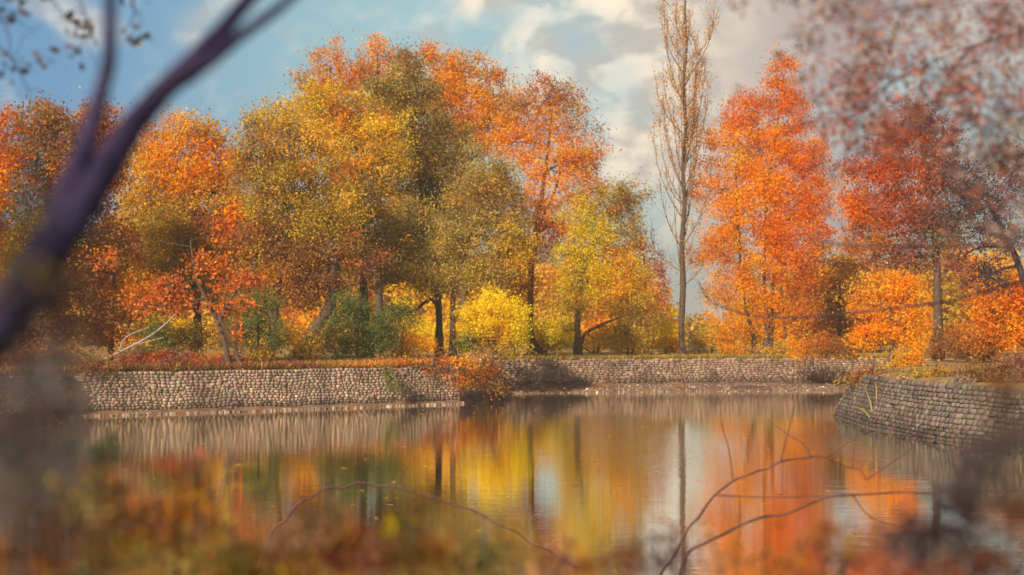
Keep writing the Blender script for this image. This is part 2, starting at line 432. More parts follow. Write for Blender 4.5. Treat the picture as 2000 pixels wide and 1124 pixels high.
# pebbles on the shore
def pebbles():
    mb = MB()
    for i in range(1500):
        if rng.random() < .65: x = rng.uniform(-1, 26); y = yw(x) - rng.uniform(1.2, 5.2); z = np.interp(y - yw(x), [-7, -5, -3, -.25], [-.45, 0, .22, .5])
        else: x = rng.uniform(-26, -3); y = yw(x) - rng.uniform(.1, 1.6); z = .05
        r = rng.uniform(.03, .12)
        a = np.arange(6) / 6 * 6.283
        top = np.column_stack([x + r * .5 * np.cos(a), y + r * .5 * np.sin(a), np.full(6, z + r * .7)])
        mid = np.column_stack([x + r * np.cos(a) * rng.uniform(.8, 1.4), y + r * np.sin(a), np.full(6, z + r * .2)])
        bot = mid.copy(); bot[:, 2] = z - .1
        v = np.vstack([bot, mid, top]); j = np.arange(6); j2 = (j + 1) % 6
        f = np.concatenate([np.stack([j, j2, j2 + 6, j + 6], 1), np.stack([j + 6, j2 + 6, j2 + 12, j + 12], 1)])
        c = np.array([.26, .20, .165]) * rng.uniform(.4, 1.3) * (2.2 if rng.random() < .06 else 1)
        mb.add(v, f, c); mb.add(top, [[0, 1, 2, 3, 4, 5]], c)
    tag(mb.build('pebbles', M_STONE), 'loose stones strewn over the muddy ledge at the foot of the walls', 'stones', kind='stuff')
pebbles()

def floating():
    mb = MB(); n = 520
    t = rng.random(n); x = rng.uniform(-26, 24, n); y = np.where(t < .6, yw(x) - rng.exponential(5, n) - 2, rng.uniform(36, 100, n)); ok = y > 34
    col = np.array([PAL[rng.choice(['amber', 'gold', 'rust', 'tan'])][i % 4] for i in range(n)])
    p = np.column_stack([x, y, np.full(n, .02)])[ok]; a = rng.uniform(0, 6.28, len(p)); L = rng.uniform(.08, .17, len(p))
    for q, an, l, c in zip(p, a, L, col[ok]):
        d1 = np.array([math.cos(an), math.sin(an), 0]) * l; d2 = np.array([-math.sin(an), math.cos(an), .15]) * l * .6
        mb.add([q - d1, q - d2 * [1, 1, -1], q + d1, q + d2], [[0, 1, 2, 3]], c)
    tag(mb.build('floating_leaves', M_GRASS), 'tiny fallen leaves drifting on the pond', 'leaves', kind='stuff')
floating()
# grass and leaf litter on the far bank (stuff)
def grass():
    mb = MB()
    n = 26000
    x = rng.uniform(-34, 45, n); o = rng.uniform(.3, 1, n) ** 1 * rng.choice([1.5, 6, 22], n, p=[.45, .3, .25]) 
    y = yw(x) + .35 + o * rng.random(n)
    h = rng.uniform(.12, .42, n) * (1 + .5 * (x < -1))
    hot = np.exp(-((x + 6) / 5.) ** 2)
    a = np.array([.50, .30, .07]); b = np.array([.72, .26, .05]); c3 = np.array([.24, .26, .06]); t = rng.random(n)[:, None]
    col = a * t + c3 * (1 - t); col = col * (1 - hot[:, None]) + b * hot[:, None]
    red = (x < -12) & (rng.random(n) < .6); col[red] = np.array([.28, .07, .05]) * rng.uniform(.6, 1.3, (red.sum(), 1))
    col = col * np.exp(.2 * rng.normal(size=(n, 1)))
    base = np.column_stack([x, y, np.full(n, LAND - .03)])
    d = rng.normal(size=(n, 3)) * .45; d[:, 2] = 1; front = o < 1.2; d[front, 1] -= .5
    d *= h[:, None]; w = rng.normal(size=(n, 3)); w[:, 2] = 0; w /= np.linalg.norm(w, axis=1)[:, None]; w *= .035
    v = np.stack([base - w, base + w, base + d * .6 + w * .7, base + d + np.array([0, 0, -.05])], 1)
    mb.add(v.reshape(-1, 3), np.arange(n)[:, None] * 4 + np.arange(4)[None, :], np.repeat(col, 4, 0))
    # fallen leaves
    n = 9000; x = rng.uniform(-34, 45, n); y = yw(x) + rng.uniform(.4, 26, n)
    col = np.array([PAL['orange'][i % 4] if rng.random() < .5 else PAL['gold'][i % 4] for i in range(n)])
    leaves(mb, np.column_stack([x, y, np.full(n, LAND + .06)]), .2, col, .7, 3)
    tag(mb.build('grass', M_GRASS), 'dry orange and reddish grass with fallen leaves on top of the far bank', 'grass', kind='stuff')
grass()

def far_wood():
    mb = MB(); tb = MB()
    for px in np.arange(-260, 2350, 17):
        d = rng.uniform(190, 260)
        top = np.interp(px, [0, 500, 1240, 1300, 1345, 1420, 1620, 2000], [470, 430, 520, 615, 632, 600, 500, 520]) + rng.normal() * 18
        pal = rng.choice(['gold', 'olive', 'amber', 'yellow', 'rust', 'golive'], p=[.25, .2, .2, .1, .1, .15] if not 780 < px < 1330 else [.3, .05, .25, .38, .02, 0])  # middle stretch gets yellower leaves to imitate golden backlight between the trunks
        ty = top
        while ty < 690:
            c = P(px + rng.normal() * 10, ty + 14, d); n = 170
            g = rng.normal(size=(n, 3)); g /= np.linalg.norm(g, axis=1)[:, None]
            pp = c + g * rng.random((n, 1)) ** .4 * np.array([2.1, 1.8, 1.7])
            leaves(mb, pp, rng.uniform(.35, .75, n), shade(pal, n), .7)
            ty += 20
        tube(tb, [P(px, 660, d) * [1, 1, 0] + [0, 0, LAND], P(px, top + 20, d)], [.2, .07], 5, BARK)
    tag(mb.build('distant_wood', M_LEAF), 'far belt of golden and olive woodland, yellowed mid-belt to imitate backlight, seen through the gaps between the trunks', 'woodland', kind='stuff')
    tag(tb.build('distant_wood', M_BARK), 'thin grey trunks of the far woodland behind the shore trees', 'woodland', kind='stuff')
far_wood()

# ------------------------------------------------------------------ far-bank trees
G_T = 'autumn trees along the far shore'
G_S = 'shrubs along the far shore'
plant('autumn_tree', 'fiery orange-red tree cut off by the left edge', 'tree', 93, [[(-30, 720, 14), (-25, 500, 10), (-15, 300, 6)]],
      [(-15, 270, 55, 75, 'redor'), (-25, 360, 55, 60, 'orange'), (-40, 480, 60, 80, 'rust')], group=G_T)
plant('autumn_tree', 'dark rusty brown tree behind the blurred leaning trunks at left', 'tree', 100, [[(80, 715, 20), (85, 560, 16), (95, 400, 12), (100, 280, 7)]],
      [(70, 235, 60, 45, 'brown'), (150, 250, 75, 55, 'brown'), (60, 330, 100, 80, 'brown'), (170, 340, 85, 80, 'rust'), (40, 450, 110, 90, 'dolive'), (150, 460, 95, 90, 'brown'),
       (90, 570, 120, 80, 'brown'), (200, 240, 50, 40, 'rust'), (60, 650, 110, 50, 'brown')], 3.4, group=G_T)
plant('autumn_tree', 'bright amber round tree between the leaning trunk and the olive willow', 'tree', 113, [[(388, 706, 16), (385, 600, 14), (382, 480, 12), (380, 370, 9), (400, 290, 5)]],
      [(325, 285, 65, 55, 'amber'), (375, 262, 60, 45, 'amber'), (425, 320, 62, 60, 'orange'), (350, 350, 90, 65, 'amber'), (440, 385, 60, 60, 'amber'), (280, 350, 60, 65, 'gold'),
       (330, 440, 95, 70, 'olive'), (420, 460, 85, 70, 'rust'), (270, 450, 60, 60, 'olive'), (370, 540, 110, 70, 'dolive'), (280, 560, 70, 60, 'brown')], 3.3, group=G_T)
plant('autumn_tree', 'small rusty orange tree low at left under the brown tree', 'tree', 102, [[(215, 714, 11), (220, 620, 9), (225, 520, 6)]],
      [(225, 480, 55, 55, 'rust'), (175, 540, 55, 55, 'rust'), (260, 560, 60, 55, 'orange'), (200, 620, 85, 60, 'rust'), (290, 630, 60, 50, 'olive')], 2.8, group=G_T)
plant('red_leaved_tree', 'slender tree with loose sprays of salmon-red leaves above the left wall', 'tree', 94.5,
      [[(448, 719, 10), (436, 660, 9), (410, 600, 8), (385, 545, 6), (372, 470, 3)], [(425, 636, 7), (455, 580, 5), (500, 520, 3)], [(470, 719, 8), (452, 660, 7), (420, 610, 5)]],
      [(395, 515, 48, 24, 'salmon'), (455, 548, 55, 22, 'salmon'), (335, 560, 50, 22, 'salmon'), (440, 455, 28, 36, 'salmon'), (492, 545, 26, 20, 'salmon'), (285, 595, 38, 22, 'salmon'),
       (440, 600, 36, 22, 'salmon'), (425, 520, 40, 20, 'redor'), (462, 645, 18, 26, 'salmon'), (360, 600, 40, 20, 'salmon'), (455, 415, 18, 26, 'redor'), (205, 500, 30, 25, 'salmon'), (475, 590, 26, 14, 'salmon')],
      1.5, .33, 11, 4.2, six=True, group=G_T, twigs=12)
plant('willow_tree', 'broad brownish olive willow with a thick leaning trunk, left of centre', 'tree', 108,
      [[(573, 709, 26), (605, 655, 23), (640, 605, 20), (655, 520, 15), (640, 420, 10)], [(522, 709, 18), (535, 620, 16), (548, 520, 13), (555, 400, 9), (540, 300, 5)], [(575, 700, 9), (590, 660, 7), (630, 610, 5)]],
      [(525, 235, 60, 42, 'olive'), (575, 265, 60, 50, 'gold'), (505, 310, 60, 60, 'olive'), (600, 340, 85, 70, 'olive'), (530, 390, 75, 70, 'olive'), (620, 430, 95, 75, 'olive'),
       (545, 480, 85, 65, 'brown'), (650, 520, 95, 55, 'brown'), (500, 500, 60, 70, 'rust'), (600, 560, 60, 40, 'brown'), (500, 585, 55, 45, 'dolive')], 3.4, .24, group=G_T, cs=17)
plant('willow_tree', 'sunlit golden yellow willow rising in the middle of the big clump', 'tree', 119,
      [[(722, 703, 20), (712, 600, 17), (705, 450, 13), (700, 300, 8)]],
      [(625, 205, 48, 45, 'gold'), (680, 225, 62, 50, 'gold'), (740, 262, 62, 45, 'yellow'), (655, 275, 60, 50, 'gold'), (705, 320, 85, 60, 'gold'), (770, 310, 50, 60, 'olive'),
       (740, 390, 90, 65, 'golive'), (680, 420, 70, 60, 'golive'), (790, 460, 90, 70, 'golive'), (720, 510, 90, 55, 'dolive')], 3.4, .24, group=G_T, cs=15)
for lab, bl, st in (
   ('narrow orange poplar peaks at the left shoulder of the big clump', [(626, 125, 18, 38, 'tan'), (663, 112, 16, 44, 'orange'), (640, 190, 45, 50, 'orange'), (600, 170, 25, 40, 'tan'), (650, 250, 55, 50, 'amber'), (690, 160, 30, 45, 'orange'), (590, 215, 36, 36, 'gold')], [[(650, 690, 14), (648, 400, 10), (645, 130, 3)]]),
   ('pointed orange-red crown topping the big clump, left of the dark olive one', [(738, 105, 26, 34, 'orange'), (712, 150, 34, 40, 'tan'), (755, 160, 36, 50, 'amber'), (735, 220, 52, 50, 'amber'), (780, 130, 30, 40, 'tan')], [[(740, 690, 14), (740, 400, 10), (738, 110, 3)]]),
   ('tall orange tree with a ragged top right of the dark olive crown', [(838, 112, 24, 36, 'orange'), (875, 135, 34, 42, 'amber'), (915, 125, 32, 36, 'tan'), (958, 160, 28, 40, 'tan'), (900, 205, 70, 55, 'orange'), (960, 240, 50, 60, 'amber'), (900, 280, 75, 60, 'rust'), (985, 220, 34, 45, 'tan'), (870, 180, 50, 50, 'amber')], [[(905, 690, 16), (905, 450, 12), (900, 140, 3)]])):
    plant('poplar_tree', lab, 'tree', 148, st, bl, 2.6, .3, 13, group=G_T, limbw=.4, soft=1.2)
plant('willow_tree', 'dark olive tree towering over the centre of the clump on a straight trunk', 'tree', 124,
      [[(857, 700, 17), (858, 640, 14), (856, 590, 13), (845, 470, 11), (815, 330, 8), (800, 180, 4)], [(857, 600, 7), (840, 585, 7), (812, 606, 5)]],
      [(795, 142, 45, 36, 'dolive'), (765, 185, 48, 45, 'dolive'), (825, 195, 55, 50, 'dolive'), (800, 260, 75, 60, 'dolive'), (865, 300, 75, 65, 'dolive'), (815, 350, 80, 65, 'dolive'), (890, 380, 70, 60, 'brown'),
       (850, 440, 90, 60, 'dolive'), (790, 520, 70, 50, 'dolive'), (850, 530, 70, 40, 'brown')], 3.5, .24, group=G_T, cs=15)
plant('willow_tree', 'pale grey-olive dome-shaped willow in front of the brown-orange tree', 'tree', 116,
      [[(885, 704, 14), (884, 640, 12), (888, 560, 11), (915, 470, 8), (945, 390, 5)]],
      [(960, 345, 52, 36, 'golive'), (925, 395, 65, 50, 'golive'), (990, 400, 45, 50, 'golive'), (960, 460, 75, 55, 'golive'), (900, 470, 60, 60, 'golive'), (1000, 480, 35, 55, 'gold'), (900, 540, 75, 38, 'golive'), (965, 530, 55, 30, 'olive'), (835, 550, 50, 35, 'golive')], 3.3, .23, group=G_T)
plant('autumn_tree', 'tall copper-orange tree with visible forking limbs right of the clump', 'tree', 140,
      [[(1046, 693, 30), (1038, 660, 15), (1036, 600, 12), (1042, 480, 10), (1062, 360, 8), (1078, 220, 4)], [(1042, 500, 7), (1058, 430, 6), (1085, 370, 5), (1100, 300, 3)], [(1058, 450, 5), (1095, 425, 4), (1130, 400, 3)]],
      [(1065, 185, 46, 36, 'rust'), (1020, 200, 42, 45, 'tan'), (1105, 215, 42, 42, 'rust'), (1050, 250, 62, 50, 'orange'), (1118, 285, 50, 50, 'orange'), (1150, 300, 32, 60, 'rust'), (1000, 280, 50, 55, 'orange'),
       (1075, 330, 75, 55, 'orange'), (1140, 380, 48, 50, 'amber'), (1050, 410, 65, 50, 'orange'), (1090, 460, 55, 45, 'redor'), (1030, 490, 50, 45, 'amber'), (1020, 560, 45, 45, 'amber')], 2.0, .27, group=G_T, cs=13, twigs=14, limbw=.6)
plant('autumn_tree', 'lemon yellow tree with olive right half and a side limb bowing right, by the poplar', 'tree', 132,
      [[(1128, 697, 16), (1128, 650, 13), (1129, 600, 11), (1140, 530, 9), (1170, 450, 6), (1210, 390, 3)], [(1132, 690, 8), (1142, 655, 6), (1170, 637, 5), (1210, 621, 4)], [(1165, 470, 4), (1205, 500, 3), (1235, 520, 2)]],
      [(1128, 425, 42, 36, 'lime'), (1160, 460, 48, 45, 'lime'), (1120, 500, 48, 40, 'lime'), (1150, 545, 60, 42, 'lime'), (1100, 590, 42, 38, 'lime'), (1090, 645, 38, 30, 'lime'),
       (1190, 400, 42, 38, 'olive'), (1228, 385, 42, 36, 'dolive'), (1225, 445, 42, 40, 'golive'), (1200, 510, 50, 40, 'gold'), (1235, 560, 46, 45, 'gold'), (1185, 590, 55, 36, 'gold'), (1250, 610, 42, 38, 'golive'), (1235, 655, 46, 28, 'olive'), (1180, 660, 42, 22, 'gold')], 2.4, .24, group=G_T, cs=12)
plant('autumn_tree', 'small scarlet tree peeping out behind the right side of the yellow tree', 'tree', 150,
      [[(1262, 690, 8), (1262, 600, 6), (1258, 500, 3)]],
      [(1235, 480, 34, 26, 'redor'), (1270, 530, 28, 30, 'redor'), (1292, 580, 22, 34, 'salmon'), (1270, 610, 30, 40, 'redor'), (1200, 500, 26, 24, 'redor')], 2.2, .27, group=G_T, cs=12)
plant('flowering_shrub', 'glowing yellow rounded bush with greener foot beside the flared trunk', 'shrub', 113, [[(968, 706, 7), (966, 660, 5), (965, 620, 3)]],
      [(962, 592, 34, 26, 'lemon'), (930, 622, 36, 34, 'lemon'), (1002, 618, 30, 36, 'lemon'), (968, 640, 50, 32, 'yellow'), (1015, 655, 24, 24, 'lime'), (975, 605, 30, 30, 'lemon'), (925, 668, 36, 24, 'green'), (975, 682, 50, 14, 'olive')], 3.4, .22, group=G_S, cs=11, parts=('stem', 'foliage'))
plant('flowering_shrub', 'small golden yellow bush directly left of the poplar foot', 'shrub', 138, [[(1300, 694, 5), (1300, 660, 3)]],
      [(1298, 640, 22, 20, 'lemon'), (1292, 664, 28, 22, 'lemon'), (1310, 672, 18, 20, 'amber')], 3.2, .22, group=G_S, cs=9, parts=('stem', 'foliage'))
plant('flowering_shrub', 'pale yellow-green low bush between poplar and orange tree', 'shrub', 142, [[(1390, 692, 5), (1390, 665, 3)]],
      [(1365, 668, 26, 22, 'golive'), (1400, 655, 32, 28, 'gold'), (1430, 672, 28, 18, 'golive')], 2.2, .22, group=G_S, cs=9, parts=('stem', 'foliage'))
plant('maple_tree', 'tall flame-orange tree with red right side on three slim trunks', 'tree', 136,
      [[(1478, 695, 10), (1466, 640, 8), (1450, 570, 7), (1442, 470, 6), (1438, 330, 3)],
       [(1494, 695, 16), (1497, 640, 10), (1493, 520, 7), (1500, 380, 5), (1525, 200, 3)],
       [(1503, 695, 14), (1506, 620, 9), (1514, 540, 7), (1545, 420, 4)], [(1532, 694, 5), (1534, 640, 4), (1528, 560, 3)]],
      [(1530, 150, 30, 34, 'redor'), (1515, 195, 44, 36, 'redor'), (1545, 225, 40, 45, 'redor'), (1450, 225, 45, 42, 'redor'), (1415, 285, 46, 50, 'orange'), (1480, 290, 62, 60, 'orange'), (1545, 300, 55, 60, 'redor'), (1585, 320, 32, 60, 'redor'),
       (1405, 370, 52, 62, 'orange'), (1500, 350, 60, 50, 'orange'), (1470, 400, 68, 60, 'orange'), (1545, 410, 60, 65, 'redor'), (1600, 420, 40, 75, 'redor'), (1590, 520, 36, 50, 'rust'), (1408, 475, 54, 58, 'orange'), (1520, 460, 50, 50, 'redor'), (1480, 510, 62, 55, 'orange'), (1550, 520, 55, 55, 'redor'),
       (1428, 575, 56, 50, 'amber'), (1510, 610, 50, 45, 'orange'), (1565, 600, 35, 50, 'rust'), (1450, 655, 50, 26, 'amber')], 2.7, .25, group=G_T, cs=13)
plant('autumn_tree', 'dusty brown-mauve tree in the gap right of the flame-orange tree', 'tree', 152, [[(1640, 690, 8), (1640, 600, 6), (1640, 540, 3)]],
      [(1640, 530, 42, 46, 'rust'), (1610, 590, 42, 50, 'rust'), (1660, 610, 46, 50, 'maroon'), (1610, 650, 60, 34, 'rust'), (1680, 660, 50, 28, 'brown')], 2.2, .27, group=G_T)
plant('autumn_tree', 'rust-red tree with a dark straight trunk on the right', 'tree', 120,
      [[(1832, 702, 20), (1831, 600, 17), (1828, 480, 14), (1815, 380, 10), (1795, 260, 5)], [(1826, 430, 7), (1780, 400, 5), (1730, 380, 3)]],
      [(1795, 245, 52, 36, 'maroon'), (1745, 280, 48, 42, 'red'), (1830, 280, 48, 50, 'maroon'), (1695, 335, 50, 42, 'red'), (1770, 345, 65, 50, 'red'), (1845, 360, 45, 50, 'maroon'), (1670, 400, 44, 48, 'redor'),
       (1735, 420, 60, 45, 'red'), (1800, 430, 55, 50, 'maroon'), (1700, 470, 55, 36, 'rust'), (1770, 500, 60, 36, 'maroon'), (1850, 450, 45, 50, 'dolive')], 3.4, .26, group=G_T, cs=14)
plant('maple_tree', 'low bright orange tree under the rust-red crown', 'tree', 113, [[(1742, 707, 9), (1742, 650, 8), (1740, 580, 4)], [(1760, 707, 7), (1768, 640, 5), (1775, 580, 3)]],
      [(1735, 560, 50, 34, 'orange'), (1700, 595, 42, 40, 'orange'), (1765, 590, 42, 45, 'orange'), (1735, 635, 60, 38, 'orange'), (1790, 640, 32, 40, 'amber'), (1690, 655, 36, 28, 'orange')], 3.2, .24, group=G_T, cs=12)
plant('autumn_tree', 'vivid orange-red tree cropped by the right edge', 'tree', 104, [[(2010, 712, 14), (2000, 640, 11), (1990, 560, 6)]],
      [(1975, 560, 60, 34, 'redor'), (2020, 590, 60, 50, 'redor'), (1940, 610, 45, 45, 'redor'), (1990, 650, 70, 40, 'orange'), (1930, 660, 40, 36, 'rust')], 3, .26, group=G_T)
plant('dark_tree', 'dark purplish tree with loose branches on the point of land at right', 'tree', 84, [[(2040, 728, 18), (2025, 620, 15), (1985, 500, 12), (1930, 400, 7)]],
      [(1870, 350, 55, 45, 'dark'), (1930, 380, 60, 55, 'dark'), (1885, 430, 65, 50, 'dark'), (1960, 460, 55, 55, 'dark'), (1870, 510, 42, 42, 'maroon'), (1930, 540, 60, 36, 'dark'), (1985, 330, 50, 60, 'maroon')], 1.5, .20, group=G_T, cs=14, bark=(.05, .04, .055))
# the low shrubs
for lab, d, bl in (
   ('deep green bush under the dark olive tree, left of the straight trunk', 106, [(680, 600, 42, 34, 'green'), (720, 630, 50, 40, 'green'), (660, 650, 40, 34, 'green'), (740, 670, 50, 28, 'green'), (690, 680, 60, 22, 'green')]),
   ('mixed green and amber bush right of the deep green one', 110, [(785, 610, 36, 30, 'green'), (770, 650, 42, 32, 'olive'), (805, 670, 34, 24, 'amber'), (780, 690, 46, 18, 'gold')]),
   ('dark green bush between the red-leaved tree and the leaning willow trunk', 103, [(500, 600, 40, 36, 'green'), (480, 645, 46, 38, 'green'), (530, 660, 36, 32, 'green'), (500, 690, 55, 20, 'olive')]),
   ('dark green bush with yellow flecks at the foot of the amber tree', 98, [(330, 655, 48, 34, 'green'), (380, 660, 42, 34, 'dolive'), (300, 690, 60, 20, 'green'), (350, 640, 22, 16, 'yellow')]),
   ('olive bush with glinting yellow leaves beneath the leaning willow trunk', 104, [(600, 680, 36, 26, 'olive'), (640, 660, 34, 32, 'dolive'), (575, 650, 26, 26, 'gold')]),
   ('wine-red low bush on the left wall top', 92.5, [(300, 708, 50, 20, 'red'), (350, 704, 45, 20, 'maroon'), (250, 706, 40, 24, 'maroon')]),
   ('dull crimson low bush further along the left wall top, under the red sprays', 95.5, [(405, 706, 40, 20, 'red'), (450, 704, 34, 18, 'maroon')]),
   ('brown bramble at the extreme left end of the wall', 88, [(180, 712, 60, 30, 'brown'), (110, 705, 60, 40, 'brown'), (60, 720, 60, 40, 'maroon'), (0, 720, 60, 50, 'brown')]),
   ('olive bush at the foot of the yellow tree, beside its bowing limb', 136, [(1240, 668, 30, 20, 'olive'), (1210, 676, 28, 16, 'gold')]),
   ('brownish bush behind the end of the low right wall', 122, [(1600, 675, 40, 26, 'rust'), (1650, 682, 40, 22, 'brown'), (1560, 682, 30, 18, 'amber')]),
   ('brown scrub on the crest of the rubble bank, near its tip', 84, [(1690, 735, 40, 14, 'rust'), (1740, 738, 40, 12, 'brown'), (1650, 742, 26, 10, 'golive')]),
   ('dull olive scrub on the rubble crest in front of the orange weeds', 78, [(1810, 736, 44, 14, 'olive'), (1860, 734, 40, 16, 'brown'), (1770, 742, 30, 8, 'tan')]),
   ('purplish brown thicket at the right end of the rubble bank', 70, [(1930, 730, 50, 26, 'brown'), (1990, 720, 50, 36, 'maroon'), (1890, 744, 40, 14, 'mauve')]),
   ('tawny bush between the low orange tree and the right edge', 108, [(1850, 680, 46, 28, 'brown'), (1890, 660, 40, 36, 'rust'), (1920, 690, 40, 20, 'brown')]),
   ('amber weeds at the foot of the flame-orange tree', 132, [(1440, 682, 34, 12, 'amber'), (1540, 680, 40, 14, 'golive'), (1500, 686, 40, 8, 'gold')]),
   ('sunny yellow bush behind the flared trunk and the stump', 141, [(1040, 655, 36, 30, 'lemon'), (1075, 670, 30, 22, 'gold')]),
   ('tawny grassy bush filling the recess between the two walls', 101.5, [(950, 722, 24, 18, 'rust'), (962, 745, 22, 18, 'brown'), (940, 700, 28, 14, 'tan'), (975, 760, 18, 12, 'brown'), (925, 735, 16, 24, 'rust')]),
   ('pale gold thicket added to imitate backlight between the two straight trunks', 146, [(835, 655, 30, 28, 'lemon'), (870, 665, 26, 22, 'gold'), (905, 655, 24, 30, 'lemon')]),  # bush added so its yellow leaves stand in for low backlight
   ('honey-coloured thicket added to imitate backlight right of the yellow tree trunk', 147, [(1100, 668, 30, 20, 'lemon'), (1160, 672, 34, 16, 'gold'), (1215, 668, 30, 18, 'lemon')]),  # second added bush, backlight glow put into its leaf colour
   ('yellow-orange weeds spilling over the bank near the right revetment', 100, [(1765, 705, 30, 22, 'amber'), (1785, 690, 18, 26, 'orange'), (1740, 715, 26, 14, 'gold')])):
    b = max(bl, key=lambda q: q[1]); x0 = sum(q[0] for q in bl) / len(bl); by = HY + (HC - LAND) / d * F
    plant('shrub', lab, 'shrub', d, [[(x0, by, 5), (x0 + 3, min(q[1] for q in bl) + 12, 2)], [(x0 + 8, by, 4), (x0 + 16, by - 30, 2)]], bl, 2.6, .2, 10, group=G_S, parts=('stem', 'foliage'), twigs=6)
plant('shrub', 'fiery orange shrub cascading over the broken corner of the left wall', 'shrub', 99.5,
      [[(845, 715, 6), (850, 690, 4)], [(880, 715, 5), (890, 750, 3)]],
      [(790, 702, 36, 9, 'amber'), (850, 702, 40, 14, 'rust'), (900, 708, 32, 14, 'orange'), (885, 742, 34, 13, 'salmon'), (905, 758, 20, 9, 'rust'), (830, 722, 26, 11, 'rust'), (750, 700, 30, 7, 'tan')],
      1.1, .2, 9, group=G_S, parts=('stem', 'foliage'), base=P(850, 715, 99.5))
plant('ivy', 'dark green ivy hanging down the left wall beside the orange shrub', 'ivy', 96.6, [[(752, 716, 3), (762, 740, 2), (766, 760, 1)]],
      [(752, 722, 15, 12, 'green'), (762, 742, 12, 16, 'green'), (770, 758, 8, 12, 'green')], 2.6, .16, 7, parts=('stem', 'foliage'), depth=.25)
# bare poplar
def poplar():
    d = 134; s = d / F
    root = thing('poplar_tree', 'very tall bare poplar with upswept twigs running out of the top edge', 'tree', P(1333, 696, d), G_T)
    tr = [(1333, 696, 14), (1331, 640, 12), (1334, 560, 12), (1332, 480, 10), (1337, 400, 9), (1334, 330, 8), (1339, 250, 7), (1336, 160, 6), (1341, 90, 5), (1338, 20, 4), (1343, -90, 2)]
    mb = MB(); tp = [P(a, b, d) for a, b, w in tr]; tube(mb, tp, [w * s / 2 for *_, w in tr], 9, (.09, .06, .045), 8, .05)
    mb.build('trunk', M_BARK, root, True)
    path = smoothpath(tp, 20); lm = MB()
    for i in range(46):
        bm = MB()
        y0 = rng.uniform(60, 560); k = np.abs(HC + (HY - y0) * s - path[:, 2]).argmin(); a = path[k]
        side = rng.choice([-1, 1]); L = rng.uniform(60, 250) if y0 > 200 else rng.uniform(50, 150)
        spread = rng.choice([rng.uniform(4, 26), rng.uniform(20, 62)]) * side * (1 if y0 > 120 else .7); dep = rng.normal() * 26
        p1 = a + np.array([spread * .55, dep * .5, L * .3]) * s; p2 = a + np.array([spread * .9, dep * .9, L * .65]) * s; p3 = a + np.array([spread, dep, L]) * s
        tube(bm, [a, p1, p2, p3], [.06, .042, .027, .01], 5, (.20, .12, .08), 4)
        q = smoothpath([a, p1, p2, p3], 8)
        for j in range(16):
            b = q[rng.integers(3, len(q))]; l = rng.uniform(10, 42) * s
            e = b + np.array([rng.normal() * .3, rng.normal() * .3, 1]) * l
            tube(bm, [b, e], [.016, .006], 4, (.22, .14, .09), 2)
            n = rng.integers(5, 15) if b[2] > 20 else rng.integers(1, 6); t = rng.random((n, 1))
            leaves(lm, b * (1 - t) + e * t + rng.normal(size=(n, 3)) * .22, rng.uniform(.12, .24, n), shade('tan' if rng.random() < .6 else 'amber', n), .6)
        bm.build('branch', M_BARK, root, True)
    lm.build('crown', M_LEAF, root)
poplar()
# leaning bare logs, stump
def sticks(name, label, cat, d, lines, col, group=None, part=None):
    b = P(lines[0][0][0], lines[0][0][1], d if not isinstance(d, (list, tuple)) else d[0])
    mb = MB()
    for ln in lines:
        dd = d
        tube(mb, [P(a, c, dd) for a, c, w in ln], [w * dd / F / 2 for *_, w in ln], 7, col, 5, .04)
    o = mb.build(name, M_BARK, None, True); tag(o, label, cat, group); return o
sticks('fallen_branch', 'pale bare fallen branch leaning through the undergrowth above the left wall', 'branch', 91, [[(165, 718, 5), (230, 690, 5), (300, 652, 3.5), (345, 612, 2)], [(232, 690, 3), (245, 660, 2.5), (290, 640, 1.5)], [(262, 674, 2.5), (320, 660, 1.5)]], (.34, .27, .24))
sticks('tree_stump', 'short forked dark stump between the yellow bush and the flared trunk', 'stump', 131, [[(1007, 699, 9), (1008, 680, 8), (1003, 664, 5)], [(1008, 682, 6), (1014, 664, 4)]], (.12, .08, .06))
sticks('driftwood', 'dark log of driftwood lying on the mud ledge under the orange tree', 'log', 121, [[(1430, 756, 4), (1460, 755, 5), (1505, 757, 3)]], (.10, .06, .06))

# ------------------------------------------------------------------ near bank (out of focus)
def near_trunks():
    d = 4.2; s = d / F
    bark = (.055, .042, .105)  # shade on the trunk is put into this dark violet bark colour
    base = np.array([-3.1, 4.2, 2.95])
    root = thing('leaning_tree', 'blurred dark purple tree leaning in from the left edge with a forked top', 'tree', base)
    mb = MB()
    main = [base, P(-560, 1330, d), P(-130, 800, d), P(10, 612, d), P(80, 515, d), P(142, 425, d), P(205, 335, d), P(262, 243, d), P(338, 158, d), P(420, 75, d), P(488, -5, d), P(560, -80, d)]
    tube(mb, main, [w * s / 2 for w in (160, 130, 108, 96, 84, 74, 62, 50, 43, 36, 30, 24)], 18, bark, 9, .07)
    mb.build('trunk', M_BARK, root, True)
    b1 = MB(); tube(b1, [P(330, 172, d), P(400, 126, d), P(470, 70, d), P(545, 15, d), P(620, -50, d)], [w * s / 2 for w in (34, 30, 25, 20, 16)], 12, bark, 5, .05); b1.build('branch', M_BARK, root, True)
    b2 = MB(); tube(b2, [P(90, 500, d), P(125, 400, d), P(158, 310, d), P(188, 215, d), P(212, 120, d), P(215, 20, d), P(218, -60, d)], [w * s / 2 for w in (60, 54, 44, 36, 28, 24, 20)], 9, bark, 5, .05); b2.build('branch', M_BARK, root, True)
near_trunks()

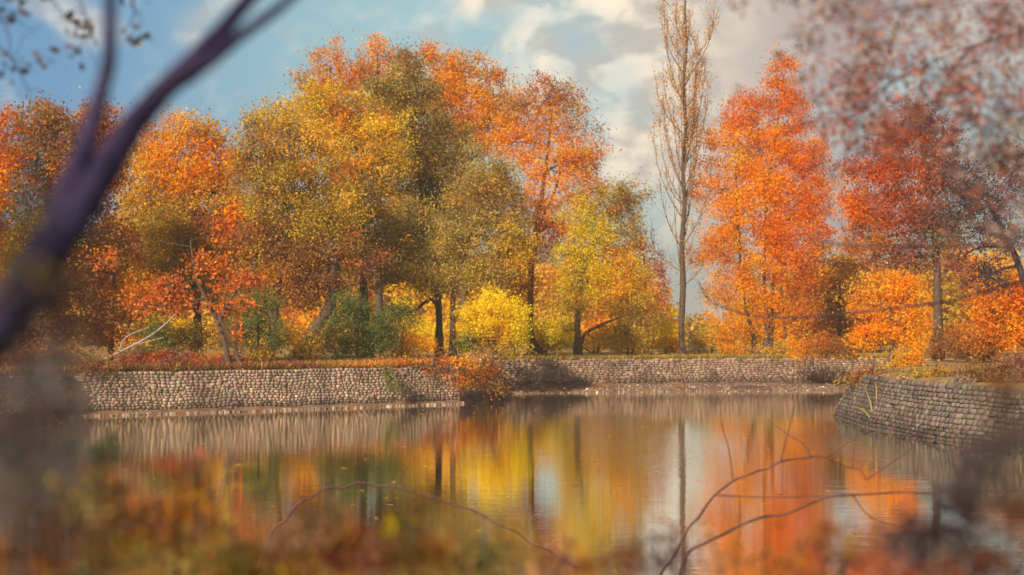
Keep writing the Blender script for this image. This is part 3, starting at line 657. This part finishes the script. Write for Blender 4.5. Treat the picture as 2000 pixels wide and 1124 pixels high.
def spray(mb, lm, path, d, w, nl, pal, leaf, col, spread=.5, side=0, six=True):
    pts = [P(a, b, d) for a, b in path]
    r = np.linspace(w, w * .35, len(pts)) * d / F / 2
    tube(mb, pts, r, 6, col, 6, .06)
    q = smoothpath(pts, 8)
    for i in range(side):
        b = q[rng.integers(2, len(q))]; e = b + rng.normal(size=3) * np.array([1, .5, 1]) * 45 * d / F
        tube(mb, [b, (b + e) / 2 + rng.normal(size=3) * .03, e], [r[-1] * .9, r[-1] * .7, r[-1] * .4], 4, col, 3)
        q = np.vstack([q, [(b + e) / 2, e]])
    if nl:
        kc = max(3, nl // 26); cc = q[rng.integers(len(q) // 4, len(q), kc)] + rng.normal(size=(kc, 3)) * spread * 26 * d / F
        p = cc[rng.integers(0, kc, nl)] + rng.normal(size=(nl, 3)) * np.array([1.2, 1, 1]) * 15 * d / F
        leaves(lm, p, leaf * rng.uniform(.6, 1.3, nl), np.concatenate([shade(pal, 1, .2) for _ in range(nl)]), .55, 0, None, six)

def hanging_tree():
    d = 8.5
    root = thing('overhanging_tree', 'blurred maroon-leaved boughs reaching in from the top right corner', 'tree', np.array([5.0, 8.5, 2.5]))
    tm = MB(); col = (.07, .045, .06)
    top = [np.array([5.0, 8.5, 2.5]), P(2650, 700, d), P(2560, 250, d), P(2480, -150, d), P(2400, -400, d)]
    tube(tm, top, [.13, .12, .1, .07, .05], 10, col, 6, .05); tm.build('trunk', M_BARK, root, True)
    lm = MB()
    B = [[(2540, 200), (2300, 60), (2100, 40), (1900, 90), (1760, 150)], [(2500, -60), (2250, -60), (2000, -30), (1800, 10), (1620, 40)], [(2560, 300), (2300, 230), (2100, 220), (1960, 240), (1860, 300)],
         [(2450, -220), (2200, -120), (1950, -60), (1750, -20), (1560, -6)], [(2570, 380), (2350, 350), (2150, 340), (2000, 370), (1930, 430)], [(1900, 90), (1850, 150), (1830, 210), (1800, 260)], [(2100, 220), (2020, 290), (1960, 300)], [(1760, 150), (1700, 190), (1650, 240)],
         [(2540, 200), (2200, 130), (1900, 250), (1700, 232), (1545, 218), (1480, 190), (1430, 165)]]
    for i, b in enumerate(B):
        bm = MB(); spray(bm, lm, b, d + rng.uniform(-1.5, 3), 6 if i != 8 else 3.5, 1300 if i != 8 else 90, 'maroon' if i % 3 else 'mauve', .036, col, 2.3 if i != 8 else 1.2, 22)  # maroon leaf colour stands in for the boughs lying in shade
        bm.build('branch', M_BARK, root, True)
    for ln, w in (([(2620, 560, 8.5), (2350, 480, 9.5), (2060, 530, 11), (1960, 560, 11.5), (1850, 588, 12), (1740, 603, 12.5), (1640, 614, 13), (1560, 620, 13.5), (1480, 618, 14), (1425, 605, 14), (1385, 585, 14), (1362, 548, 14)], .012),
                  ([(2620, 500, 8.5), (2400, 330, 10), (2100, 470, 12), (1900, 478, 13), (1780, 482, 13), (1660, 480, 13), (1600, 470, 13)], .010)):
        bm = MB(); tube(bm, [P(*q) for q in ln], np.linspace(w, .006, len(ln)), 6, col, 6, .06)
        for a in (3, 5, 7, 9):
            if a < len(ln) - 1:
                q = P(*ln[a]); e = q + np.array([rng.normal() * .1 - .12, 0, rng.normal() * .12]); tube(bm, [q, e], [.008, .003], 4, col, 2)
        bm.build('branch', M_BARK, root, True)
    lm.build('crown', M_NEAR, root)
hanging_tree()
def left_hanging():
    d = 9
    root = thing('hanging_boughs', 'thin dark twigs with few leaves dangling in the top left corner', 'branch', P(-60, -60, d))
    lm = MB(); bm = MB()
    for b in ([(-60, -60), (60, -30), (110, 10), (130, 40)], [(-60, -60), (30, -20), (40, 30)], [(60, -40), (140, -20), (170, 50), (150, 110)], [(60, -40), (230, -20), (262, 25), (240, 60)], [(-60, 60), (20, 110), (60, 190)], [(-60, -10), (10, 50), (20, 120)]):
        spray(bm, lm, b, d, 5, 34, 'dark', .055, (.06, .05, .08), .9, 5)
    bm.build('twig', M_BARK, root, True); lm.build('foliage', M_NEAR, root)
left_hanging()

TW = (.12, .06, .055)
def twig(name, label, d, lines, base):
    root = thing(name, label, 'branch', base)
    mb = MB()
    main = lines[0]
    pts = [base] + [P(a, b, d) for a, b in main]
    rr = [.022] + list(np.linspace(.016, .006, len(main)))
    p2 = []; r2 = []
    for i in range(len(pts) - 1):
        p2 += [pts[i], (pts[i] + pts[i + 1]) / 2 + rng.normal(size=3) * .022 * (i > 0)]; r2 += [rr[i] * 1.12, (rr[i] + rr[i + 1]) / 2 * .92]
    pts = p2 + [pts[-1]]; rr = r2 + [rr[-1]]
    tube(mb, pts, rr, 6, TW, 3, .08)
    mb.build('stem', M_BARK, root, True)
    for ln in lines[1:]:
        m2 = MB(); tube(m2, [P(a, b, d) for a, b in ln], np.linspace(.008, .004, len(ln)), 5, TW, 5, .08)
        for a, b in ln[1:]:
            c = P(a, b, d); tube(m2, [c, c + np.array([.0, 0, .012])], [.011, .008], 5, TW, 2)
        m2.build('twig', M_BARK, root, True)
    return root
twig('arching_twig', 'thin bare brown twig arching low over the water left of centre', 17, [[(530, 1040), (580, 985), (640, 953), (700, 943), (760, 950), (840, 970), (930, 1000), (1010, 1040), (1070, 1075), (1130, 1110)], [(790, 958), (785, 935), (795, 915)]], np.array([-3.0, 17, 1.65]))
twig('arching_twig', 'dark knotty twig arching over the orange reflection with upright side shoots', 18,
     [[(1290, 1124), (1330, 1060), (1365, 1010), (1432, 940), (1480, 920), (1525, 902), (1570, 896), (1615, 895), (1665, 915), (1692, 938)],
      [(1432, 940), (1424, 880), (1410, 830), (1405, 790), (1395, 756)], [(1405, 790), (1425, 760), (1440, 730)], [(1525, 902), (1538, 850), (1550, 800), (1568, 740), (1590, 700)], [(1585, 895), (1570, 868), (1540, 850), (1500, 820)],
      [(1615, 895), (1650, 870), (1675, 852), (1700, 840)], [(1665, 915), (1670, 860), (1672, 850)], [(1692, 938), (1740, 905), (1775, 880), (1800, 850)]], np.array([1.6, 18, 1.55]))
twig('arching_twig', 'nearly straight thin brown twig crossing the orange reflection below the knotty one', 16,
     [[(1340, 1085), (1420, 1040), (1500, 1008), (1580, 985), (1665, 967), (1760, 962), (1900, 962), (2040, 955)], [(1400, 968), (1520, 972), (1665, 967)], [(1665, 967), (1700, 1010), (1760, 1030)]], np.array([1.6, 16, 1.8]))

# near-bank shrubs: rise from the ground of the near bank
def near_shrub(label, d, bl, dens=1.6, leaf=.07, cs=26, z=None, name='bank_shrub', soft=1.2, stems=None):
    x0 = sum(q[0] for q in bl) / len(bl)
    gz = float(np.interp(d, [0, 8, 16, 22, 27], [3.3, 2.6, 1.9, .9, -.6]))
    base = np.array([(x0 - CX) / F * d, d, gz - .03]); by = HY + (HC - gz) / d * F
    st = [[(x0, by, 9), (x0 + 8, (by + bl[0][1]) / 2, 7), (bl[0][0], bl[0][1], 4)]] if stems is None else stems
    for b in bl[1:4]: st.append([(x0 + 5, by - 2, 6), ((x0 + b[0]) / 2, (by + b[1]) / 2, 5), (b[0], b[1], 3)])
    return plant(name, label, 'shrub', d, st, bl, dens, leaf, cs, 2.2, 'blurred shrubs on the near bank', M_NEAR, (.09, .06, .06), 4, base, ('stem', 'foliage'), soft, six=True, limbw=.7)
NS = [
 ('hazy grey-mauve bush filling the left edge below the wall', 5.2, [(20, 830, 90, 70, 'mauve'), (90, 900, 100, 80, 'grey'), (10, 960, 90, 90, 'grey'), (130, 800, 50, 40, 'mauve'), (60, 760, 60, 40, 'grey')], .8, .05),
 ('dusky green and brown bush at lower left behind the grey one', 8, [(200, 870, 60, 50, 'green'), (150, 960, 90, 60, 'golive'), (60, 1060, 110, 70, 'brown'), (220, 1010, 90, 60, 'brown'), (230, 1090, 100, 60, 'golive')], .8, .06),
 ('bush topped with a red and orange spray, lower left', 10, [(352, 930, 30, 24, 'red'), (345, 985, 36, 34, 'orange'), (300, 1010, 60, 34, 'rust'), (340, 1060, 70, 40, 'olive'), (250, 1040, 46, 36, 'rust'), (400, 1090, 60, 40, 'golive')], 1.0, .06),
 ('straw-coloured bush with olive patches on the bottom edge left of centre', 9, [(470, 1070, 70, 40, 'golive'), (540, 1060, 60, 36, 'tan'), (500, 1120, 90, 40, 'olive'), (590, 1110, 60, 36, 'gold'), (420, 1020, 36, 24, 'gold')], .9, .055),
 ('coppery orange bush with pink leaves on the bottom edge near the middle', 9.5, [(660, 1060, 70, 40, 'rust'), (730, 1070, 70, 40, 'pink'), (800, 1060, 60, 40, 'gold'), (700, 1115, 100, 36, 'pink'), (850, 1090, 70, 40, 'rust'), (620, 1030, 50, 34, 'tan')], .9, .055),
 ('fresh green bush on the bottom edge below the twig tip', 10, [(960, 1090, 40, 36, 'green'), (920, 1115, 50, 30, 'green'), (990, 1060, 24, 24, 'olive')], 1.0, .055),
 ('reddish brown bush on the bottom edge right of the green one', 9, [(1100, 1105, 60, 32, 'rust'), (1190, 1095, 60, 30, 'red'), (1060, 1125, 40, 24, 'tan')], .9, .055),
 ('mauve-pink feathery bush under the knotty twig', 10.5, [(1280, 1060, 40, 34, 'mauve'), (1320, 1030, 30, 26, 'pink'), (1260, 1100, 50, 36, 'mauve'), (1330, 1090, 40, 34, 'maroon')], .6, .045),
 ('thin leafy bush of small olive leaves before the orange reflection', 11, [(1390, 1050, 30, 20, 'olive'), (1440, 1090, 50, 30, 'green'), (1510, 1100, 60, 26, 'olive'), (1500, 1020, 20, 16, 'green')], .35, .05),
 ('orange-brown bush on the bottom edge right of centre', 9, [(1600, 1060, 60, 40, 'rust'), (1650, 1090, 60, 36, 'brown'), (1560, 1110, 60, 34, 'rust')], .8, .055),
 ('dark plum bush at lower right with a few red leaves', 8, [(1800, 1070, 70, 46, 'dark'), (1860, 1030, 60, 50, 'dark'), (1780, 1115, 50, 18, 'red'), (1900, 1100, 70, 50, 'maroon'), (1850, 960, 50, 40, 'dark')], .9, .06),
 ('tall dark violet bush in front of the leaning trunk foot', 5.4, [(40, 640, 90, 70, 'dark'), (105, 560, 60, 60, 'dark'), (20, 510, 70, 70, 'dolive'), (60, 430, 70, 50, 'dark'), (150, 690, 80, 40, 'mauve'), (30, 720, 80, 50, 'mauve')], .5, .05),
 ('smoky brown bush hugging the right edge', 5.6, [(1960, 860, 60, 70, 'mauve'), (1930, 960, 60, 60, 'mauve'), (1990, 770, 70, 60, 'brown'), (1890, 1010, 60, 60, 'mauve'), (1900, 900, 50, 50, 'mauve'), (1980, 1040, 80, 70, 'brown'), (1990, 1110, 60, 40, 'rust')], .8, .05),
]
for lab, d, bl, dn, lf in NS: near_shrub(lab, d * .55, bl, dn * 1.6, lf * .6, 34)

def blades(label, d, lines, w, pal, gz=None):
    if gz is None: gz = float(np.interp(d, [0, 8, 16, 22, 27], [3.3, 2.6, 1.9, .9, -.6]))
    x0 = (lines[0][0][0] - CX) / F * d
    root = thing('reed_clump', label, 'grass', np.array([x0, d, gz]))
    for ln in lines:
        mb = MB(); c = shade(pal, 1)[0]
        tube(mb, [np.array([x0 + rng.normal() * .03, d, gz])] + [P(a, b, d) for a, b in ln], [w * d / F * .5] + list(np.linspace(w, w * .2, len(ln)) * d / F * .5), 4, c, 5)
        mb.build('blade', M_GRASS, root, True)
blades('few curved straw-yellow grass blades over the dark green reflection', 8.5, [[(440, 1010), (436, 930), (450, 918), (490, 908), (520, 916)], [(430, 1010), (440, 905), (432, 875), (420, 860)], [(445, 1020), (455, 950), (490, 955), (520, 938)]], 2.2, 'gold')
blades('yellow-green reed tuft growing out of the rubble bank', 77, [[(1705, 815), (1700, 785), (1688, 755)], [(1705, 815), (1712, 785), (1711, 750)], [(1708, 815), (1722, 790), (1742, 768)], [(1702, 818), (1690, 805), (1672, 795)], [(1708, 820), (1730, 805), (1748, 800)]], 6, 'golive', .9)

def haze():
    m, nt, out = new_mat('haze_air')
    v = nt.nodes.new('ShaderNodeVolumePrincipled'); v.inputs['Color'].default_value = (.98, .86, .70, 1); v.inputs['Density'].default_value = .00062; v.inputs['Anisotropy'].default_value = .2
    nt.links.new(v.outputs[0], out.inputs['Volume'])
    x, y0, y1, z0, z1 = 1600, -100, 1600, -3, 62
    me = bpy.data.meshes.new('haze')
    me.from_pydata([(a, b, c) for c in (z0, z1) for b in (y0, y1) for a in (-x, x)], [], [(0, 2, 3, 1), (4, 5, 7, 6), (0, 1, 5, 4), (2, 6, 7, 3), (0, 4, 6, 2), (1, 3, 7, 5)])
    me.materials.append(m); o = bpy.data.objects.new('haze', me); COL.objects.link(o); o.display_type = 'WIRE'
    tag(o, 'faint mauve autumn haze over the pond and trees', 'haze', kind='stuff')
haze()
# two big unseen trees added behind the camera to shade the near bank
def shade_tree(x, y, label, rad):
    root = thing('added_shade_oak', label, 'tree', np.array([x, y, 3.0]), 'unseen trees added behind the viewer to shade the near bank')
    tb = MB(); top = np.array([x + .4, y + .3, 10.0]); tube(tb, [[x, y, 2.7], [x + .2, y, 6.5], top], [.38, .3, .22], 12, BARK, 6, .05)
    tb.build('trunk', M_BARK, root, True); lm = MB()
    for i in range(70):
        g = rng.normal(size=3); g /= np.linalg.norm(g); c = top + np.array([0, 0, 3.5]) + g * rng.random() ** .45 * np.array([rad, rad, 4.5]); n = 110
        leaves(lm, c + rng.normal(size=(n, 3)) * .65, .2 * rng.uniform(.7, 1.3, n), shade('rust', n), .6)
        if i % 5 == 0:
            bm = MB(); tube(bm, [top, (top + c) / 2 + [0, 0, -.3], c], [.12, .07, .02], 6, BARK, 4); bm.build('branch', M_BARK, root, True)
    lm.build('crown', M_LEAF, root)
shade_tree(-10.5, -13.0, 'large unseen rusty oak added for shade behind the viewer on the left', 6.0)
shade_tree(-4.0, -16.0, 'large unseen rusty oak added for shade behind the viewer on the right', 6.0)

# ------------------------------------------------------------------ sky, sun, camera
SUN = np.array([-.45, -.72, .50]); SUN /= np.linalg.norm(SUN)
el = math.asin(SUN[2]); az = math.atan2(SUN[0], SUN[1])
w = bpy.data.worlds.new('World'); SC.world = w; w.use_nodes = True
nt = w.node_tree; nt.nodes.clear(); N, L = nt.nodes, nt.links
out = N.new('ShaderNodeOutputWorld'); bg = N.new('ShaderNodeBackground'); L.new(bg.outputs[0], out.inputs[0])
sky = N.new('ShaderNodeTexSky'); sky.sky_type = 'NISHITA'; sky.sun_disc = False; sky.sun_elevation = el; sky.sun_rotation = az % (2 * math.pi); sky.air_density = 1.0; sky.dust_density = 1.0
SKYK = .06
bg.inputs['Strength'].default_value = SKYK
tc = N.new('ShaderNodeTexCoord'); sep = N.new('ShaderNodeSeparateXYZ'); L.new(tc.outputs['Generated'], sep.inputs[0])
def noise(scale, detail, rough=.6, off=0, dist=0):
    mp = N.new('ShaderNodeMapping'); mp.inputs['Location'].default_value = (off, off * .7, off * .3)
    mp.inputs['Scale'].default_value = (1, 1, 1.35)
    L.new(tc.outputs['Generated'], mp.inputs['Vector'])
    n = N.new('ShaderNodeTexNoise'); n.inputs['Scale'].default_value = scale; n.inputs['Detail'].default_value = detail; n.inputs['Roughness'].default_value = rough; n.inputs['Distortion'].default_value = dist
    L.new(mp.outputs[0], n.inputs['Vector']); return n.outputs[0]
def rng_(v, a, b, c=0., e=1., sm=True):
    r = N.new('ShaderNodeMapRange'); r.interpolation_type = 'SMOOTHSTEP' if sm else 'LINEAR'
    for i, q in enumerate((a, b, c, e)): r.inputs[i + 1].default_value = q
    L.new(v, r.inputs[0]); return r.outputs[0]
def math_(op, a, b):
    m = N.new('ShaderNodeMath'); m.operation = op
    for i, q in enumerate((a, b)):
        if isinstance(q, (int, float)): m.inputs[i].default_value = q
        else: L.new(q, m.inputs[i])
    return m.outputs[0]
def mixc(f, a, b):
    m = N.new('ShaderNodeMix'); m.data_type = 'RGBA'
    L.new(f, m.inputs[0])
    for i, q in ((6, a), (7, b)):
        if isinstance(q, tuple): m.inputs[i].default_value = (*q, 1)
        else: L.new(q, m.inputs[i])
    return m.outputs[2]
K = 1 / SKYK
def C(r, g, b): return (r * K, g * K, b * K)
# clear sky: nishita deepened on the left, then cloud masses
X, Z = sep.outputs[0], sep.outputs[2]
big = noise(7, 3, .45, 3.1, .4); fine = noise(30, 4, .5, 1.7, .3); mid = noise(20, 2, .45, 8.2, .4)
blue = mixc(rng_(X, -.30, -.06), C(.06, .23, .43), C(.27, .46, .50))
base_sky = mixc(math_('MULTIPLY', rng_(Z, -.2, .5), .35), blue, sky.outputs[0])
cm = math_('ADD', math_('ADD', rng_(X, -.17, .20, -.35, .45), rng_(Z, .10, .20, -.06, .45)), math_('MULTIPLY', math_('SUBTRACT', big, .5), 2.0))
cm = math_('ADD', cm, math_('MULTIPLY', math_('SUBTRACT', mid, .5), 1.2))
cloud = rng_(cm, .0, .7)
warm = mixc(rng_(X, .05, .22), C(.80, .70, .55), C(.28, .225, .235))
ccol = mixc(rng_(fine, .38, .60), C(.42, .39, .36), warm)
final = mixc(cloud, base_sky, ccol)
wisps = mixc(math_('MULTIPLY', rng_(fine, .5, .75), .3), final, C(.66, .62, .54))
behind = mixc(rng_(Z, .35, .6), wisps, sky.outputs[0])
L.new(behind, bg.inputs['Color'])

sl = bpy.data.lights.new('sun', 'SUN'); sl.energy = 5.0; sl.angle = math.radians(.6); sl.color = (1, .83, .58)
so = bpy.data.objects.new('sun', sl); COL.objects.link(so)
so.rotation_euler = Vector((-SUN[0], -SUN[1], -SUN[2])).to_track_quat('-Z', 'Y').to_euler(); so.location = (-40, -40, 60)

cd = bpy.data.cameras.new('camera'); cam = bpy.data.objects.new('camera', cd); COL.objects.link(cam); SC.camera = cam
cam.location = (0, 0, HC); cam.rotation_euler = (math.radians(90), 0, 0)
cd.sensor_width = 36; cd.lens = 36 * F / 2000; cd.shift_y = (HY - 562) / 2000
cd.clip_start = .1; cd.clip_end = 8000
cd.dof.use_dof = True; cd.dof.focus_distance = 46; cd.dof.aperture_fstop = cd.lens / 1000 / .052

for o in COL.objects:
    if '_o' in o: del o['_o']
SC.render.engine = 'CYCLES'
SC.cycles.use_denoising = True
SC.cycles.max_bounces = 6; SC.cycles.transparent_max_bounces = 4; SC.cycles.diffuse_bounces = 3; SC.cycles.glossy_bounces = 3
SC.cycles.sample_clamp_indirect = 6
SC.view_settings.view_transform = 'Standard'; SC.view_settings.look = 'None'; SC.view_settings.exposure = .52; SC.view_settings.gamma = 1
